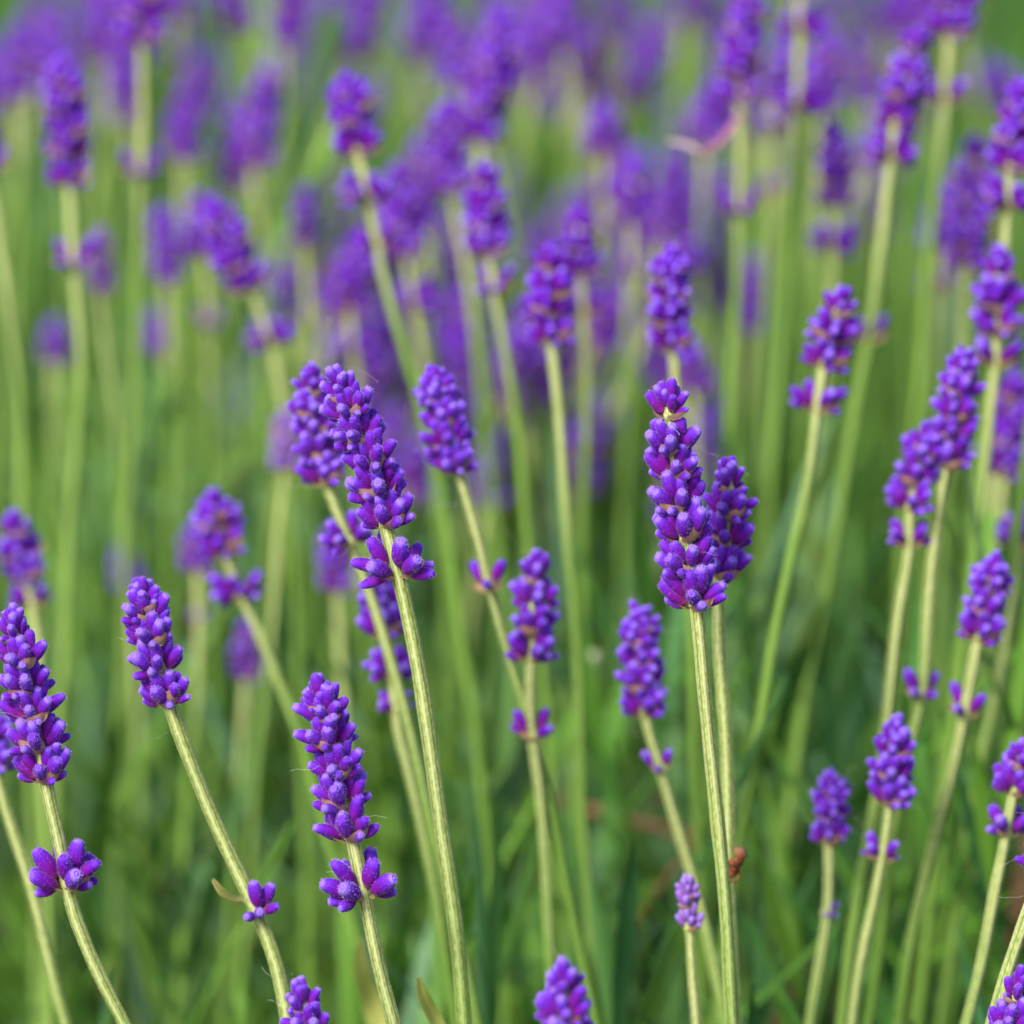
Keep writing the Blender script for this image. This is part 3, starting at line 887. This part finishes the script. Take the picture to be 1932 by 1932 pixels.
def thing(name, label, cat, pts, widths, mat, **k):
    base = pts[0].copy()
    o = link(name, ribbon_mesh(name, rel(pts, base), widths, mat, **k), None, T(base))
    tag(o, label, cat)
    return o
thing('lavender_leaf', 'narrow bright green leaf tip curving up at the bottom edge', 'leaf',
      [at(860, 2010, .83), at(822, 1925, .828), at(798, 1880, .825), at(790, 1845, .823)], [.0009, .0010, .0009, .0003], M_YLEAF, cup=.4)
thing('lavender_leaf', 'broader olive leaf blurred behind the lowest centre spike stem', 'leaf',
      [at(730, 2000, .88), at(705, 1900, .88), at(682, 1830, .875), at(680, 1770, .87)], [.0014, .0017, .0013, .0003], M_YLEAF, cup=.3)

# dry twig lying across the stems
def tube(mb, P, rad, seg=7):
    N_ = len(P)
    vs, fs = [], []
    for i, p in enumerate(P):
        d = (P[min(i + 1, N_ - 1)] - P[max(i - 1, 0)]).normalized()
        a = d.orthogonal().normalized(); b = d.cross(a)
        r = rad[0] + (rad[1] - rad[0]) * i / (N_ - 1)
        for k in range(seg):
            an = 6.2832 * k / seg
            rr = r * U(.88, 1.12)
            vs.append(p + a * rr * math.cos(an) + b * rr * math.sin(an))
    for i in range(N_ - 1):
        for k in range(seg):
            k2 = (k + 1) % seg
            fs.append((i * seg + k, i * seg + k2, (i + 1) * seg + k2, (i + 1) * seg + k))
    fs.append(tuple(range(seg))); fs.append(tuple((N_ - 1) * seg + k for k in range(seg)))
    mb.add(vs, fs, [(.5, .5, 0)] * len(vs))
tw = [at(1040, 1500, .985), at(1100, 1525, .98), at(1180, 1542, .975), at(1280, 1572, .97), at(1330, 1580, .968)]
mb = MB(); tube(mb, catmull(rel(tw, tw[0]), 6), (.0010, .0008))
mb2 = catmull(rel([tw[2], at(1225, 1520, .97), at(1262, 1490, .965)], tw[0]), 4); tube(mb, mb2, (.0005, .0003))
o = link('dry_twig', mb.mesh('dry_twig', [M_TWIG]), None, T(tw[0]))
tag(o, 'blurred brown dry twig lying across the green stems', 'twig')

# rust-brown withered floret caught between the two pale stems
def blob(mb, c, axis, L, R, seed, seg=12, rings=9):
    q = axis.normalized().to_track_quat('Z', 'Y').to_matrix()
    r_ = random.Random(seed)
    ph = [r_.uniform(0, 6.28) for _ in range(4)]
    vs, fs = [], []
    for i in range(rings + 1):
        t = i / rings
        for k in range(seg):
            a = 6.2832 * k / seg
            r = R * max(.05, math.sin(math.pi * (.06 + .9 * t)) ** .7) * (1 + .24 * math.sin(3 * a + ph[0] + 5 * t) + .16 * math.sin(5 * a + ph[1] - 7 * t) + .08 * math.sin(9 * t + ph[2]))
            vs.append(c + q @ Vector((r * math.cos(a), r * math.sin(a), (t - .5) * L)))
    for i in range(rings):
        for k in range(seg):
            k2 = (k + 1) % seg
            fs.append((i * seg + k, i * seg + k2, (i + 1) * seg + k2, (i + 1) * seg + k))
    fs.append(tuple(range(seg))[::-1]); fs.append(tuple(rings * seg + k for k in range(seg)))
    mb.add(vs, fs, [(.5, .5, 0)] * len(vs))
fd = .822
fb = at(1372, 1650, fd)
fr = bpy.data.objects.new('withered_floret', None); COL.objects.link(fr); fr.location = fb
tag(fr, 'tiny rust brown withered floret caught on the pale stem of the longest spike', 'withered floret')
ax = at(1398, 1600, fd) - at(1374, 1652, fd)
mb = MB(); blob(mb, at(1383, 1636, fd) - fb, ax, .0034, .00085, 3); blob(mb, at(1390, 1628, fd - .0008) - fb, ax + Vector((.001, 0, 0)), .0026, .0008, 12); link('dried_tube', mb.mesh('dried_tube', [M_BROWN]), fr)
mb = MB(); blob(mb, at(1397, 1609, fd) - fb, ax, .0017, .00095, 8); link('dried_cap', mb.mesh('dried_cap', [M_TWIG]), fr)
for pp in (((1392, 1640), (1394, 1655), (1384, 1668)), ((1380, 1650), (1380, 1662), (1370, 1672)), ((1374, 1640), (1368, 1650), (1366, 1665)), ((1372, 1652), (1366, 1672), (1362, 1684))):
    mb = MB(); tube(mb, catmull(rel([at(x, y, fd) for x, y in pp], fb), 4), (.00022, .0001), 5)
    link('dried_lobe', mb.mesh('dried_lobe', [M_BROWN]), fr)

# little pale fluffs caught among the leaves
for (x, y, d, r, lab) in ((1118, 1240, .95, .0009, 'small pale fluff caught between stems at centre'),):
    mb = MB(); blob(mb, Vector((0, 0, 0)), Vector((.3, 0, 1)), r * 2.2, r, 5)
    for h in range(160):
        nn = Vector((rnd.gauss(0, 1), rnd.gauss(0, 1), rnd.gauss(0, 1))).normalized()
        hair(mb, nn * r * .8, nn, U(.4, .9) * r, .00005, 0)
    o = link('plant_fluff', mb.mesh('plant_fluff', [M_SHAIR]), None, T(at(x, y, d)))
    tag(o, lab, 'fluff')
